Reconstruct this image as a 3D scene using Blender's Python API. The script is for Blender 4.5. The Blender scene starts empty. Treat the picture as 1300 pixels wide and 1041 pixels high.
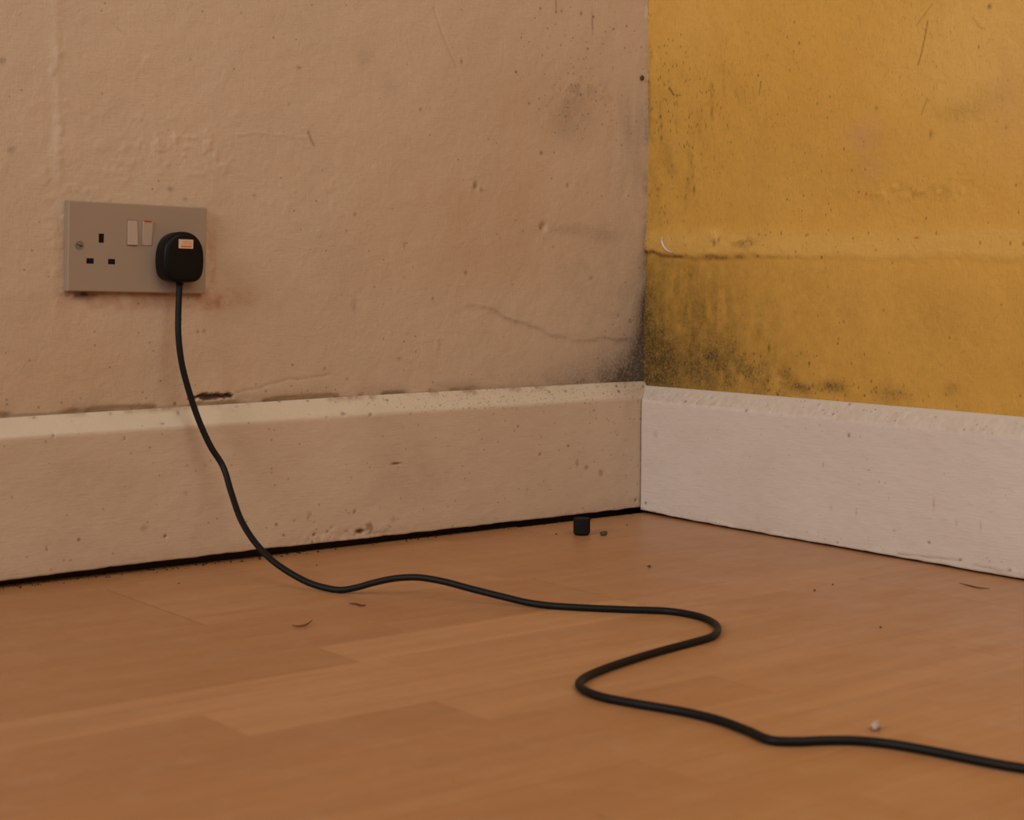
import bpy, bmesh, math, random
import numpy as np
from mathutils import Vector, Matrix

random.seed(7)
scn = bpy.context.scene
col = scn.collection

# ------------------------------------------------------------------ camera
W, H = 1300.0, 1041.0
FPX, PPX, PPY = 2177.47, 650.0, 476.0
YAW, PITCH, ROLL = 0.9078, -0.0684, 0.0041
CAM = np.array([-1.4157, -1.5523, 0.3097])
def _basis():
    a = np.array([math.cos(PITCH)*math.cos(YAW), math.cos(PITCH)*math.sin(YAW), math.sin(PITCH)])
    r = np.array([math.sin(YAW), -math.cos(YAW), 0.0]); u = np.cross(r, a)
    c, s = math.cos(ROLL), math.sin(ROLL)
    return a, c*r + s*u, -s*r + c*u
AX, RT, UP = _basis()
cam_data = bpy.data.cameras.new('camera')
cam_data.sensor_fit = 'HORIZONTAL'; cam_data.sensor_width = 36.0
cam_data.lens = FPX / W * 36.0
cam_data.shift_x = 0.0
cam_data.shift_y = -(H/2 - PPY) / W
cam_data.clip_start = 0.02
cam_data.dof.use_dof = True
cam_data.dof.focus_distance = 1.88
cam_data.dof.aperture_fstop = 11.0
cam = bpy.data.objects.new('camera', cam_data); col.objects.link(cam)
cam.matrix_world = Matrix(((RT[0], UP[0], -AX[0], CAM[0]), (RT[1], UP[1], -AX[1], CAM[1]),
                           (RT[2], UP[2], -AX[2], CAM[2]), (0, 0, 0, 1)))
scn.camera = cam

# ------------------------------------------------------------------ light
world = bpy.data.worlds.new('world'); scn.world = world; world.use_nodes = True
bg = world.node_tree.nodes['Background']
bg.inputs['Color'].default_value = (1.0, 0.92, 0.81, 1); bg.inputs['Strength'].default_value = 0.16

def area(name, loc, target, sx, sy, power, color):
    d = bpy.data.lights.new(name, 'AREA'); d.shape = 'RECTANGLE'; d.size = sx; d.size_y = sy
    d.energy = power; d.color = color
    o = bpy.data.objects.new(name, d); col.objects.link(o); o.location = loc
    o.rotation_euler = (Vector(target) - Vector(loc)).to_track_quat('-Z', 'Y').to_euler()
    return o
area('window_daylight', (-4.4, -1.0, 2.1), (-0.3, -0.2, 0.3), 1.4, 1.5, 78.0, (1.0, 0.98, 0.97))
area('fill_light', (-0.74, -1.95, 1.55), (0.05, 0.0, 0.35), 1.45, 1.4, 17.6, (1.0, 0.93, 0.82))  # added fill to brighten the left wall; unseen, stands for no known lamp

scn.view_settings.view_transform = 'Standard'
scn.view_settings.look = 'None'
scn.view_settings.exposure = 0.0
scn.view_settings.gamma = 1.0
scn.view_settings.use_curve_mapping = False

# ------------------------------------------------------------------ measuring helpers (photo reading -> metres)
def _ray(px, py): return AX + (px-PPX)/FPX*RT - (py-PPY)/FPX*UP
def onY(px, py, y=0.0): d = _ray(px, py); return CAM + (y-CAM[1])/d[1]*d
def onX(px, py, x=0.0): d = _ray(px, py); return CAM + (x-CAM[0])/d[0]*d
def onZ(px, py, z=0.0): d = _ray(px, py); return CAM + (z-CAM[2])/d[2]*d
def LW(px, py, y=0.0): p = onY(px, py, y); return p[0], p[2]       # left wall (x, z)
def RW(px, py, x=0.0): p = onX(px, py, x); return p[1], p[2]       # right wall (y, z)

# ------------------------------------------------------------------ numpy noise
def _hash(ix, iy, seed):
    n = (ix.astype(np.int64)*374761393 + iy.astype(np.int64)*668265263 + seed*1442695041) & 0xffffffff
    n = ((n ^ (n >> 13))*1274126177) & 0xffffffff
    n = n ^ (n >> 16)
    return (n & 0xffffff)/float(0xffffff)
def vnoise(x, y, seed=0):
    x = np.asarray(x, float); y = np.asarray(y, float)
    ix = np.floor(x); iy = np.floor(y); fx = x-ix; fy = y-iy
    fx = fx*fx*(3-2*fx); fy = fy*fy*(3-2*fy)
    a = _hash(ix, iy, seed); b = _hash(ix+1, iy, seed); c = _hash(ix, iy+1, seed); d = _hash(ix+1, iy+1, seed)
    return (a*(1-fx)+b*fx)*(1-fy) + (c*(1-fx)+d*fx)*fy
def fbm(x, y, seed=0, oct=4):
    t = 0.0; amp = 0.5; s = 0.0
    for k in range(oct):
        t = t + amp*vnoise(x*2**k, y*2**k, seed+17*k); s += amp; amp *= 0.5
    return t/s
def sstep(a, b, v):
    t = np.clip((v-a)/(b-a), 0, 1); return t*t*(3-2*t)
def seg_dist(U, V, pts):
    d = np.full(U.shape, 9.0)
    for (x0, y0), (x1, y1) in zip(pts[:-1], pts[1:]):
        dx, dy = x1-x0, y1-y0; L2 = dx*dx+dy*dy+1e-12
        t = np.clip(((U-x0)*dx+(V-y0)*dy)/L2, 0, 1)
        d = np.minimum(d, np.hypot(U-x0-t*dx, V-y0-t*dy))
    return d
def blob(U, V, c, rx, ry, p=2.0):
    return np.exp(-(np.abs((U-c[0])/rx)**p + np.abs((V-c[1])/ry)**p))

# ------------------------------------------------------------------ mesh helpers
def new_obj(name, me, mat=None, parent=None):
    o = bpy.data.objects.new(name, me); col.objects.link(o)
    if mat: me.materials.append(mat)
    if parent: o.parent = parent
    return o
def pymesh(name, V, F, smooth=False):
    me = bpy.data.meshes.new(name); me.from_pydata([tuple(v) for v in V], [], [tuple(f) for f in F])
    me.update()
    if smooth: me.polygons.foreach_set('use_smooth', [True]*len(me.polygons))
    return me
def grid_mesh(name, P, attrs=None, flip=False, smooth=True):
    """P: (n, m, 3) array of points -> quad grid with float point attributes"""
    n, m = P.shape[:2]
    me = bpy.data.meshes.new(name)
    idx = np.arange(n*m).reshape(n, m)
    q = np.stack([idx[:-1, :-1], idx[1:, :-1], idx[1:, 1:], idx[:-1, 1:]], -1).reshape(-1, 4)
    if flip: q = q[:, ::-1]
    me.vertices.add(n*m); me.vertices.foreach_set('co', P.reshape(-1).astype(np.float32))
    me.loops.add(q.size); me.loops.foreach_set('vertex_index', q.reshape(-1).astype(np.int32))
    me.polygons.add(len(q)); me.polygons.foreach_set('loop_start', np.arange(0, q.size, 4, dtype=np.int32))
    me.polygons.foreach_set('loop_total', np.full(len(q), 4, dtype=np.int32))
    me.polygons.foreach_set('use_smooth', np.full(len(q), smooth, dtype=bool))
    me.update(calc_edges=True)
    for k, A in (attrs or {}).items():
        at = me.attributes.new(k, 'FLOAT', 'POINT'); at.data.foreach_set('value', np.clip(A, 0, 1).reshape(-1).astype(np.float32))
    me.validate()
    return me
def bm_mesh(name, bm, smooth=False):
    bmesh.ops.recalc_face_normals(bm, faces=bm.faces)
    me = bpy.data.meshes.new(name); bm.to_mesh(me); bm.free()
    if smooth: me.polygons.foreach_set('use_smooth', [True]*len(me.polygons))
    return me
def bm_box(bm, x0, x1, y0, y1, z0, z1, bevel=0.0, seg=1):
    r = bmesh.ops.create_cube(bm, size=1.0); vs = r['verts']
    for v in vs:
        v.co = Vector((x0+(v.co.x+.5)*(x1-x0), y0+(v.co.y+.5)*(y1-y0), z0+(v.co.z+.5)*(z1-z0)))
    if bevel > 0:
        es = list({e for v in vs for e in v.link_edges})
        bmesh.ops.bevel(bm, geom=es, offset=bevel, segments=seg, affect='EDGES', profile=0.5)
    return vs
def tag(o, label, cat=None, group=None, kind=None):
    if label: o['label'] = label
    if cat: o['category'] = cat
    if group: o['group'] = group
    if kind: o['kind'] = kind
    return o
def tube(name, pts, rad, sides=14, cap=True):
    pts = [Vector(p) for p in pts]; V = []; F = []
    T0 = (pts[1]-pts[0]).normalized(); N = T0.orthogonal().normalized()
    rad = rad if hasattr(rad, '__len__') else [rad]*len(pts)
    for i, p in enumerate(pts):
        t = (pts[min(i+1, len(pts)-1)]-pts[max(i-1, 0)]).normalized()
        N = (N - t*N.dot(t)).normalized(); B = t.cross(N)
        for k in range(sides):
            a = 2*math.pi*k/sides; V.append(p + (N*math.cos(a)+B*math.sin(a))*rad[i])
    for i in range(len(pts)-1):
        for k in range(sides):
            k2 = (k+1) % sides
            F.append((i*sides+k, i*sides+k2, (i+1)*sides+k2, (i+1)*sides+k))
    if cap:
        F.append(tuple(range(sides))[::-1]); F.append(tuple((len(pts)-1)*sides+k for k in range(sides)))
    return pymesh(name, V, F, True)
def catmull(pts, n=10):
    P = [Vector(p) for p in pts]; P = [P[0]*2-P[1]] + P + [P[-1]*2-P[-2]]; out = []
    for i in range(1, len(P)-2):
        p0, p1, p2, p3 = P[i-1:i+3]
        t01 = max((p1-p0).length, 1e-6)**.5; t12 = max((p2-p1).length, 1e-6)**.5; t23 = max((p3-p2).length, 1e-6)**.5
        m1 = (p2-p1) + t12*((p1-p0)/t01 - (p2-p0)/(t01+t12))
        m2 = (p2-p1) + t12*((p3-p2)/t23 - (p3-p1)/(t12+t23))
        for k in range(n):
            t = k/n; a = 2*(p1-p2)+m1+m2; b = -3*(p1-p2)-2*m1-m2
            out.append(a*t**3 + b*t**2 + m1*t + p1)
    out.append(P[-2]); return out

# ------------------------------------------------------------------ node helpers
class NT:
    def __init__(s, name, rough=0.6, spec=0.4):
        s.mat = bpy.data.materials.new(name); s.mat.use_nodes = True
        s.t = s.mat.node_tree; s.b = s.t.nodes['Principled BSDF']
        s.b.inputs['Roughness'].default_value = rough
        s.b.inputs['Specular IOR Level'].default_value = spec
        s.pos = s.t.nodes.new('ShaderNodeNewGeometry').outputs['Position']
    def put(s, sock, v):
        if isinstance(v, bpy.types.NodeSocket): s.t.links.new(v, sock)
        elif isinstance(v, (tuple, list)) and len(v) == 3 and sock.type == 'RGBA': sock.default_value = (*v, 1)
        else: sock.default_value = v
    def mapv(s, scale=(1, 1, 1), rot=(0, 0, 0), vec=None, loc=(0, 0, 0)):
        n = s.t.nodes.new('ShaderNodeMapping'); s.put(n.inputs['Vector'], vec or s.pos)
        n.inputs['Scale'].default_value = scale; n.inputs['Rotation'].default_value = rot; n.inputs['Location'].default_value = loc
        return n.outputs[0]
    def noise(s, scale=1.0, detail=4, rough=0.55, vec=None, dist=0.0):
        n = s.t.nodes.new('ShaderNodeTexNoise'); s.put(n.inputs['Vector'], vec or s.pos)
        n.inputs['Scale'].default_value = scale; n.inputs['Detail'].default_value = detail
        n.inputs['Roughness'].default_value = rough; n.inputs['Distortion'].default_value = dist
        return n.outputs['Fac']
    def voro(s, scale, vec=None):
        n = s.t.nodes.new('ShaderNodeTexVoronoi'); s.put(n.inputs['Vector'], vec or s.pos)
        n.inputs['Scale'].default_value = scale
        return n.outputs['Distance'], n.outputs['Color']
    def math(s, op, a, b=0.0, c=0.0, clamp=False):
        n = s.t.nodes.new('ShaderNodeMath'); n.operation = op; n.use_clamp = clamp
        for i, v in enumerate((a, b, c)): s.put(n.inputs[i], v)
        return n.outputs[0]
    def rng(s, v, a, b, c=0.0, d=1.0, smooth=False):
        n = s.t.nodes.new('ShaderNodeMapRange'); n.clamp = True
        if smooth: n.interpolation_type = 'SMOOTHSTEP'
        for k, x in zip(('Value', 'From Min', 'From Max', 'To Min', 'To Max'), (v, a, b, c, d)): s.put(n.inputs[k], x)
        return n.outputs['Result']
    def mix(s, f, a, b, mode='MIX'):
        n = s.t.nodes.new('ShaderNodeMix'); n.data_type = 'RGBA'; n.blend_type = mode
        s.put(n.inputs[0], f); s.put(n.inputs[6], a); s.put(n.inputs[7], b)
        return n.outputs[2]
    def attr(s, name):
        n = s.t.nodes.new('ShaderNodeAttribute'); n.attribute_name = name; return n.outputs['Fac']
    def sep(s, c):
        n = s.t.nodes.new('ShaderNodeSeparateColor'); s.put(n.inputs[0], c); return n.outputs
    def specks(s, scale, density, size=0.18, stretch=(1, 1, 1)):
        """little dots, one per Voronoi cell, kept where the cell's random number is below density"""
        d, c = s.voro(scale, s.mapv(stretch))
        o = s.sep(c)
        keep = s.math('LESS_THAN', o[0], density)
        r = s.math('MULTIPLY_ADD', o[1], size, size*0.35)
        dot = s.rng(d, s.math('MULTIPLY', r, 0.6), r, 1.0, 0.0)
        return s.math('MULTIPLY', keep, dot)
    def bump(s, h, strength=0.3, dist=0.001, prev=None):
        n = s.t.nodes.new('ShaderNodeBump'); n.inputs['Strength'].default_value = strength; n.inputs['Distance'].default_value = dist
        s.put(n.inputs['Height'], h)
        if prev is not None: s.put(n.inputs['Normal'], prev)
        return n.outputs[0]
    def done(s, color, normal=None, rough=None):
        s.put(s.b.inputs['Base Color'], color)
        if normal is not None: s.put(s.b.inputs['Normal'], normal)
        if rough is not None: s.put(s.b.inputs['Roughness'], rough)
        return s.mat
def simple(name, color, rough=0.5, spec=0.4, var=0.12, scale=90.0, bump=0.1):
    n = NT(name, rough, spec)
    f = n.noise(scale, 4, 0.6)
    c = n.mix(f, tuple(v*(1-var) for v in color), tuple(min(1, v*(1+var)) for v in color))
    return n.done(c, n.bump(n.noise(scale*6, 3), bump, 0.0004))

# ================================================================== MATERIALS
def mat_left_wall():
    n = NT('old_magnolia_paint', 0.55, 0.35)
    low = n.noise(5.0, 4, 0.6)
    hb = n.noise(1.0, 3, 0.6, n.mapv((60, 60, 700)))         # horizontal brush drag
    vb = n.noise(1.0, 3, 0.6, n.mapv((700, 60, 50)))         # vertical brush drag
    lump = n.noise(42.0, 5, 0.6, dist=0.6)
    c = n.mix(n.rng(low, 0.3, 0.7), (0.515, 0.375, 0.262), (0.565, 0.405, 0.278))
    c = n.mix(n.math('MULTIPLY', n.rng(n.noise(14, 5, .65), .45, .75), 0.35), c, (0.50, 0.395, 0.285))
    c = n.mix(n.math('MULTIPLY', n.rng(hb, .46, .72), .26), c, (0.41, 0.28, 0.185))
    c = n.mix(n.math('MULTIPLY', n.rng(vb, .5, .75), .24), c, (0.60, 0.45, 0.325))
    c = n.mix(n.math('MULTIPLY', n.attr('damp_shade'), .55), c, (0.46, 0.275, 0.150))
    c = n.mix(n.attr('pale'), c, (0.60, 0.47, 0.38))
    c = n.mix(n.math('MULTIPLY', n.attr('pink'), n.rng(n.noise(60, 4), .3, .6)), c, (0.40, 0.20, 0.125))
    fine = n.noise(330.0, 5, .7)
    mo = n.math('MULTIPLY', n.attr('mould'), n.rng(fine, .25, .62, .45, 1.25), clamp=True)
    c = n.mix(mo, c, (0.085, 0.058, 0.045))
    sp = n.specks(95.0, n.attr('speck'), 0.17)
    c = n.mix(n.math('MULTIPLY', sp, .62), c, (0.13, 0.085, 0.05))
    sp2 = n.specks(260.0, n.math('MULTIPLY', n.attr('speck'), 1.3), 0.3)
    c = n.mix(n.math('MULTIPLY', sp2, .5), c, (0.12, 0.08, 0.055))
    c = n.mix(n.attr('dark'), c, (0.075, 0.040, 0.022))
    h = n.math('ADD', n.math('MULTIPLY', hb, .35), n.math('MULTIPLY', vb, .35))
    nm = n.bump(h, .6, .0009)
    nm = n.bump(lump, .45, .0024, nm)
    nm = n.bump(n.noise(160.0, 4, .7), .35, .0009, nm)
    return n.done(c, nm, n.rng(low, .3, .7, .5, .62))
def mat_right_wall():
    n = NT('mustard_yellow_paint', 0.5, 0.35)
    low = n.noise(5.5, 4, 0.6)
    vb = n.noise(1.0, 4, 0.65, n.mapv((60, 520, 70)))
    hb = n.noise(1.0, 3, 0.6, n.mapv((60, 45, 520)))
    c = n.mix(n.rng(low, .3, .7), (0.60, 0.315, 0.052), (0.66, 0.365, 0.070))
    c = n.mix(n.math('MULTIPLY', n.rng(n.noise(20, 5, .65), .5, .8), .5), c, (0.56, 0.30, 0.062))
    c = n.mix(n.math('MULTIPLY', n.rng(vb, .5, .8), .45), c, (0.44, 0.24, 0.045))
    c = n.mix(n.math('MULTIPLY', n.attr('pale'), .75), c, (0.72, 0.46, 0.14))
    c = n.mix(n.attr('pink'), c, (0.56, 0.29, 0.13))
    c = n.mix(n.math('MULTIPLY', n.attr('damp_shade'), n.rng(n.noise(70, 5, .7), .3, .7, .35, 1.0)), c, (0.30, 0.165, 0.026))
    fine = n.noise(430.0, 6, .78)
    mid = n.noise(95.0, 5, .7)
    mo = n.math('MULTIPLY', n.attr('mould'), n.math('MULTIPLY', n.rng(fine, .36, .62, .30, 1.40), n.rng(mid, .30, .65, .55, 1.2)), clamp=True)
    c = n.mix(mo, c, (0.078, 0.048, 0.014))
    sp = n.specks(130.0, n.math('SUBTRACT', n.attr('speck'), .03), 0.20, (1, 1, .75))
    c = n.mix(n.math('MULTIPLY', sp, .7), c, (0.11, 0.072, 0.02))
    sp2 = n.specks(280.0, n.attr('speck'), 0.36, (1, 1, .6))
    c = n.mix(n.math('MULTIPLY', sp2, .55), c, (0.14, 0.085, 0.02))
    cr = n.rng(n.noise(1.0, 5, .8, n.mapv((200, 420, 150))), .56, .70)
    c = n.mix(n.math('MULTIPLY', cr, n.attr('crackle')), c, (0.16, 0.095, 0.02))
    c = n.mix(n.attr('dark'), c, (0.05, 0.03, 0.012))
    nm = n.bump(n.math('ADD', n.math('MULTIPLY', vb, .5), n.math('MULTIPLY', hb, .4)), .4, .0007)
    nm = n.bump(n.noise(48.0, 5, .65, dist=.5), .5, .0024, nm)
    nm = n.bump(n.noise(170.0, 4, .7), .4, .0010, nm)
    return n.done(c, nm)
def mat_skirting(name, cA, cB, dirt, grain_scale, chamfer_col):
    n = NT(name, 0.42, 0.45)
    low = n.noise(6.0, 4, .6)
    br = n.noise(1.0, 4, .65, n.mapv(grain_scale))
    c = n.mix(n.rng(low, .3, .7), cA, cB)
    c = n.mix(n.math('MULTIPLY', n.rng(br, .52, .8), .28), c, tuple(v*.66 for v in cA))
    c = n.mix(n.attr('top'), c, chamfer_col)
    c = n.mix(n.math('MULTIPLY', n.attr('dirt'), n.rng(n.noise(90, 5, .7), .3, .65, .2, 1)), c, dirt)
    sp = n.specks(120.0, n.attr('speck'), .22)
    c = n.mix(n.math('MULTIPLY', sp, .6), c, (.15, .085, .04))
    sp2 = n.specks(300.0, n.math('MULTIPLY', n.attr('speck'), 1.4), .38)
    c = n.mix(n.math('MULTIPLY', sp2, .4), c, (.16, .10, .055))
    c = n.mix(n.attr('chip'), c, (0.20, 0.095, 0.035))
    c = n.mix(n.attr('dark'), c, (0.03, 0.017, 0.009))
    nm = n.bump(br, .4, .0007)
    nm = n.bump(n.noise(70, 4, .6), .25, .0012, nm)
    nm = n.bump(n.noise(420, 3, .6), n_strength(.5), .0006, nm)
    return n.done(c, nm)
def n_strength(v): return v*.6
def mat_floor():
    n = NT('beech_laminate', 0.36, 0.45)
    oi = n.t.nodes.new('ShaderNodeObjectInfo')
    comb = n.t.nodes.new('ShaderNodeVectorMath'); comb.operation = 'MULTIPLY_ADD'
    n.put(comb.inputs[0], oi.outputs['Color']); comb.inputs[1].default_value = (3.0, 9.0, 5.0); n.put(comb.inputs[2], n.pos)
    v = comb.outputs[0]
    g1 = n.noise(1.0, 5, .6, n.mapv((3.0, 42, 30), vec=v), .8)
    g2 = n.noise(1.0, 4, .65, n.mapv((14, 330, 30), vec=v))
    g3 = n.noise(1.0, 2, .5, n.mapv((60, 900, 30), vec=v))
    tone = n.sep(oi.outputs['Color'])[0]
    c = n.mix(tone, (0.355, 0.158, 0.060), (0.485, 0.25, 0.112))
    c = n.mix(n.math('MULTIPLY', n.rng(g1, .38, .70), .62), c, (0.315, 0.140, 0.055))
    c = n.mix(n.math('MULTIPLY', n.rng(g2, .5, .8), .25), c, (0.28, 0.125, 0.05))
    c = n.mix(n.math('MULTIPLY', n.rng(g3, .62, .75), .25), c, (0.24, 0.105, 0.042))
    dust = n.noise(25, 5, .7)
    c = n.mix(n.math('MULTIPLY', n.rng(dust, .5, .85), .25), c, (0.50, 0.34, 0.22))
    sp = n.specks(70.0, .05, .10)
    c = n.mix(n.math('MULTIPLY', sp, .5), c, (.12, .06, .03))
    return n.done(c, n.bump(g2, .06, .0003), n.rng(n.noise(12, 5, .7), .3, .7, .30, .46))

M_LEFT = mat_left_wall(); M_RIGHT = mat_right_wall()
M_SKL = mat_skirting('cream_gloss_paint', (0.525, 0.378, 0.262), (0.57, 0.418, 0.298), (0.30, 0.19, 0.115), (45, 60, 480), (0.60, 0.495, 0.375))  # last colour lightens the chamfer, painting in light from above
M_SKR = mat_skirting('white_gloss_paint', (0.61, 0.51, 0.442), (0.65, 0.56, 0.49), (0.42, 0.32, 0.24), (60, 45, 480), (0.56, 0.465, 0.385))
M_FLOOR = mat_floor()
M_CORE = simple('fibreboard_core', (0.16, 0.09, 0.05), .8, .2)
M_SUB = simple('dirty_subfloor', (0.030, 0.022, 0.016), .95, .1)
M_MASON = simple('bare_masonry', (0.10, 0.075, 0.055), .95, .1)
M_PLASTIC = simple('aged_white_plastic', (0.30, 0.218, 0.160), .38, .5, .04, 30, .02)
M_ROCKER = simple('white_rocker_plastic', (0.40, 0.30, 0.235), .32, .5, .04, 30, .02)
M_HOLE = simple('dark_socket_hole', (0.010, 0.007, 0.006), .8, .1)
M_SCREW = simple('tarnished_screw', (0.16, 0.12, 0.085), .45, .5, .2, 400)
M_RED = simple('red_indicator', (0.50, 0.02, 0.012), .4)
M_BLACK = simple('black_plug_plastic', (0.0045, 0.0036, 0.0032), .45, .14, .2, 60, .05)
M_CORD = simple('black_cable_sheath', (0.006, 0.0056, 0.005), .48, .18, .2, 60, .05)
M_RUBBER = simple('black_rubber', (0.006, 0.005, 0.0045), .65, .2, .2, 200, .2)
M_LABEL = simple('label_paper', (0.62, 0.42, 0.27), .7, .2, .06, 300, .05)
M_PRINT = simple('label_red_print', (0.55, 0.16, 0.08), .7, .2, .1, 500, .0)
M_GRIT = simple('grey_grit', (0.07, 0.055, 0.04), .9, .2, .7, 500, .6)
M_CRUMB = simple('brown_crumb', (0.12, 0.06, 0.03), .9, .2, .5, 500, .5)
M_FLAKE = simple('white_paint_flake', (0.55, 0.47, 0.40), .6, .3, .1, 300, .3)
M_NAIL = simple('rusty_nail', (0.055, 0.038, 0.028), .55, .4, .4, 600, .3)
M_DIRT = simple('dark_dust', (0.035, 0.022, 0.014), .95, .1, .5, 500, .5)
M_FLUFF = simple('pale_fluff', (0.45, 0.32, 0.24), .95, .1, .1, 300, .2)

# ================================================================== STRUCTURE
def axis_fine(lo, f0, f1, hi, fine, coarse):
    a = np.arange(lo, f0-coarse*.5, coarse); b = np.arange(f0, f1+1e-9, fine); c = np.arange(f1+coarse, hi+coarse*.5, coarse)
    return np.concatenate([a, b, c])

# ---- left wall: y = 0
xs = np.concatenate([axis_fine(-3.4, -0.90, 0.012, 0.012, .0015, .05)])
zs = axis_fine(0.135, 0.135, 0.70, 2.45, .0015, .05)
X, Z = np.meshgrid(xs, zs, indexing='ij')
def lp(*pts): return [LW(*p) for p in pts]
# relief (positive = out of the wall towards the room)
rel = (fbm(X*9, Z*9, 1, 4)-.5)*.0030
rel += (fbm(X*40, Z*40, 2, 3)-.5)*.0007
crust = np.maximum(fbm(X*110, Z*110, 3, 3)-.56, 0)*.0028
zone = blob(X, Z, LW(110, 300), .05, .07)+blob(X, Z, LW(200, 180), .07, .035)+blob(X, Z, LW(270, 195), .05, .02) + \
       blob(X, Z, LW(400, 250), .05, .03)+blob(X, Z, LW(70, 70), .012, .10)*1.2+blob(X, Z, LW(560, 430), .09, .02)+blob(X, Z, LW(605, 235), .03, .012)
rel += crust*np.clip(zone, 0, 1.2)
rel += .0005*np.exp(-((X-LW(72, 60)[0])/.004)**2)*sstep(.33, .42, Z)              # old vertical patch edge
wob = (fbm(X*60, Z*60, 5, 3)-.5)*.006
tide = seg_dist(X+wob*.6, Z+wob, lp((592, 386), (622, 391), (640, 400), (672, 412), (700, 424), (735, 432), (775, 429), (795, 430)))
rel += .0006*np.exp(-(tide/.0024)**2)*sstep(.1,.45,fbm(X*45,Z*45,6,2))
step = sstep(.004, -.004, Z-np.interp(X, *np.array(sorted(lp((592, 386), (640, 400), (700, 424), (775, 429), (816, 432)))).T)+wob)*sstep(-.28, -.22, X)
rel -= .0006*step
for q, s_ in [((350, 172), 1), ((330, 205), 1)]: pass
drag = .0012+seg_dist(X, Z, lp((300, 172), (330, 168), (395, 176)))
rel += .0007*np.exp(-(drag/.0018)**2)
arc = seg_dist(X+wob*.3, Z, lp((170, 130), (172, 95), (190, 70))); rel += .0002*np.exp(-(arc/.0016)**2)
sc1 = seg_dist(X, Z, lp((551, 10), (562, 45), (580, 86))); rel -= .0007*np.exp(-(sc1/.0012)**2)
sc2 = seg_dist(X, Z, lp((518, 55), (526, 76))); rel -= .0004*np.exp(-(sc2/.0012)**2)
dent = blob(X, Z, LW(690, 288), .0042, .0042); rel -= .0045*dent
dent2 = blob(X, Z, LW(604, 236), .003, .004); rel -= .0025*dent2
# broken plaster above the skirting
chunk_pts = lp((238, 504), (252, 502.5), (266, 503), (280, 502), (291, 500.5), (296, 501.5))
cw = np.interp(X, [LW(238, 503)[0], LW(256, 503)[0], LW(262, 503)[0], LW(283, 503)[0], LW(291, 502)[0], LW(297, 501)[0]], [.0006, .0022, .0034, .0026, .0034, .0005])
chunk = sstep(1.25, .75, seg_dist(X+wob*.25, Z+wob*.9, chunk_pts)/(cw*(.45+1.1*fbm(X*230, Z*230, 93, 2))))
rel -= .006*chunk
crack = seg_dist(X, Z+wob*.8, lp((300, 497), (330, 492), (362, 484), (395, 478), (420, 474)))
rel -= .0006*np.exp(-(crack/.0012)**2)
# shallow loss of filler along the skirting
ztop = .1595
gapn = fbm(X*22, Z*0, 8, 3)
seam = sstep(.0075*gapn+.0012, .0025*gapn, Z-ztop)*sstep(.40, .52, gapn+.10*sstep(-.35, -.5, X))*sstep(-.18, -.34, X)
rel -= .0022*seam
chaz = sstep(-.05, .0, X)
rel += .0012*chaz*(fbm(X*30, Z*14, 9, 3)-.4)
# marks
mould = .95*np.exp(-np.clip(-X, 0, 9)/.020)*sstep(.315, .20, Z)*(.65+.6*fbm(X*70, Z*40, 11))
mould += .62*blob(X, Z, LW(800, 480), .050, .036)*(.5+fbm(X*60, Z*60, 12))
mould += .28*blob(X, Z, LW(740, 480), .09, .03)
mould += .50*np.exp(-np.clip(-X, 0, 9)/.006)*sstep(.62, .36, Z)*sstep(.25, .6, fbm(X*40, Z*25, 13))
mould += .24*blob(X, Z, LW(724, 150), .030, .030)*(.3+1.2*fbm(X*70, Z*70, 14))
mould += .20*blob(X, Z, LW(735, 115), .050, .018)*sstep(.45, .7, fbm(X*110, Z*110, 15))
mould += .27*blob(X, Z, LW(797, 160), .022, .035)*sstep(.25, .75, fbm(X*160, Z*14, 16))
mould += .22*blob(X, Z, LW(795, 210), .026, .05)*sstep(.25, .75, fbm(X*80, Z*18, 17))
mould += .16*blob(X, Z, LW(720, 292), .05, .006)+.15*blob(X, Z, LW(768, 300), .02, .008)
mould += .13*blob(X, Z, LW(760, 360), .05, .06)*sstep(.35, .7, fbm(X*60, Z*60, 18))
mould += (.20*np.exp(-(tide/.0018)**2)+.06*np.exp(-((tide)/.006)**2))*sstep(.12,.5,fbm(X*45,Z*45,6,2))
mould += .15*np.exp(-(sc1/.0010)**2)+.18*np.exp(-(crack/.0011)**2)
mould += .14*blob(X, Z, LW(462, 72), .010, .013)+.10*blob(X, Z, LW(495, 110), .012, .012)
mould += .28*blob(X, Z, LW(450, 388), .003, .008)
mould += .24*sstep(.020, .0, Z-ztop)*sstep(.3, .7, fbm(X*30, Z*60, 19))
damp_shade = .75*blob(X, Z, LW(640, 270), .17, .085)+.45*blob(X, Z, LW(560, 345), .12, .03)+.5*blob(X, Z, LW(690, 130), .11, .05)+.30*blob(X, Z, LW(300, 470), .5, .05)
damp_shade += .55*blob(X, Z, LW(20, 430), .14, .12)  # darkens the far left of the wall, imitating light falling off there
damp_shade *= .45+1.0*fbm(X*14, Z*14, 20)
damp_shade += 1.0*seam + .5*sstep(.012, .0, Z-ztop)*sstep(.35, .6, fbm(X*40, Z*70, 21))
pale = .55*np.exp(-((X-LW(70, 60)[0])/.006)**2)*sstep(.30, .42, Z)*sstep(.3, .7, fbm(X*80, Z*40, 22)) + .35*blob(X, Z, LW(785, 150), .006, .03)*sstep(.5, .7, fbm(X*200, Z*30, 23))
pale += .8*sstep(-.0042, -.0022, X)*sstep(.56, .66, fbm(X*90, Z*110, 24))*sstep(.25, .34, Z)
pink = .8*blob(X, Z, LW(205, 380), .10, .010, 4)*sstep(.2, .6, fbm(X*60, Z*60, 25))*(Z < LW(170, 371)[1]+.004)
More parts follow.
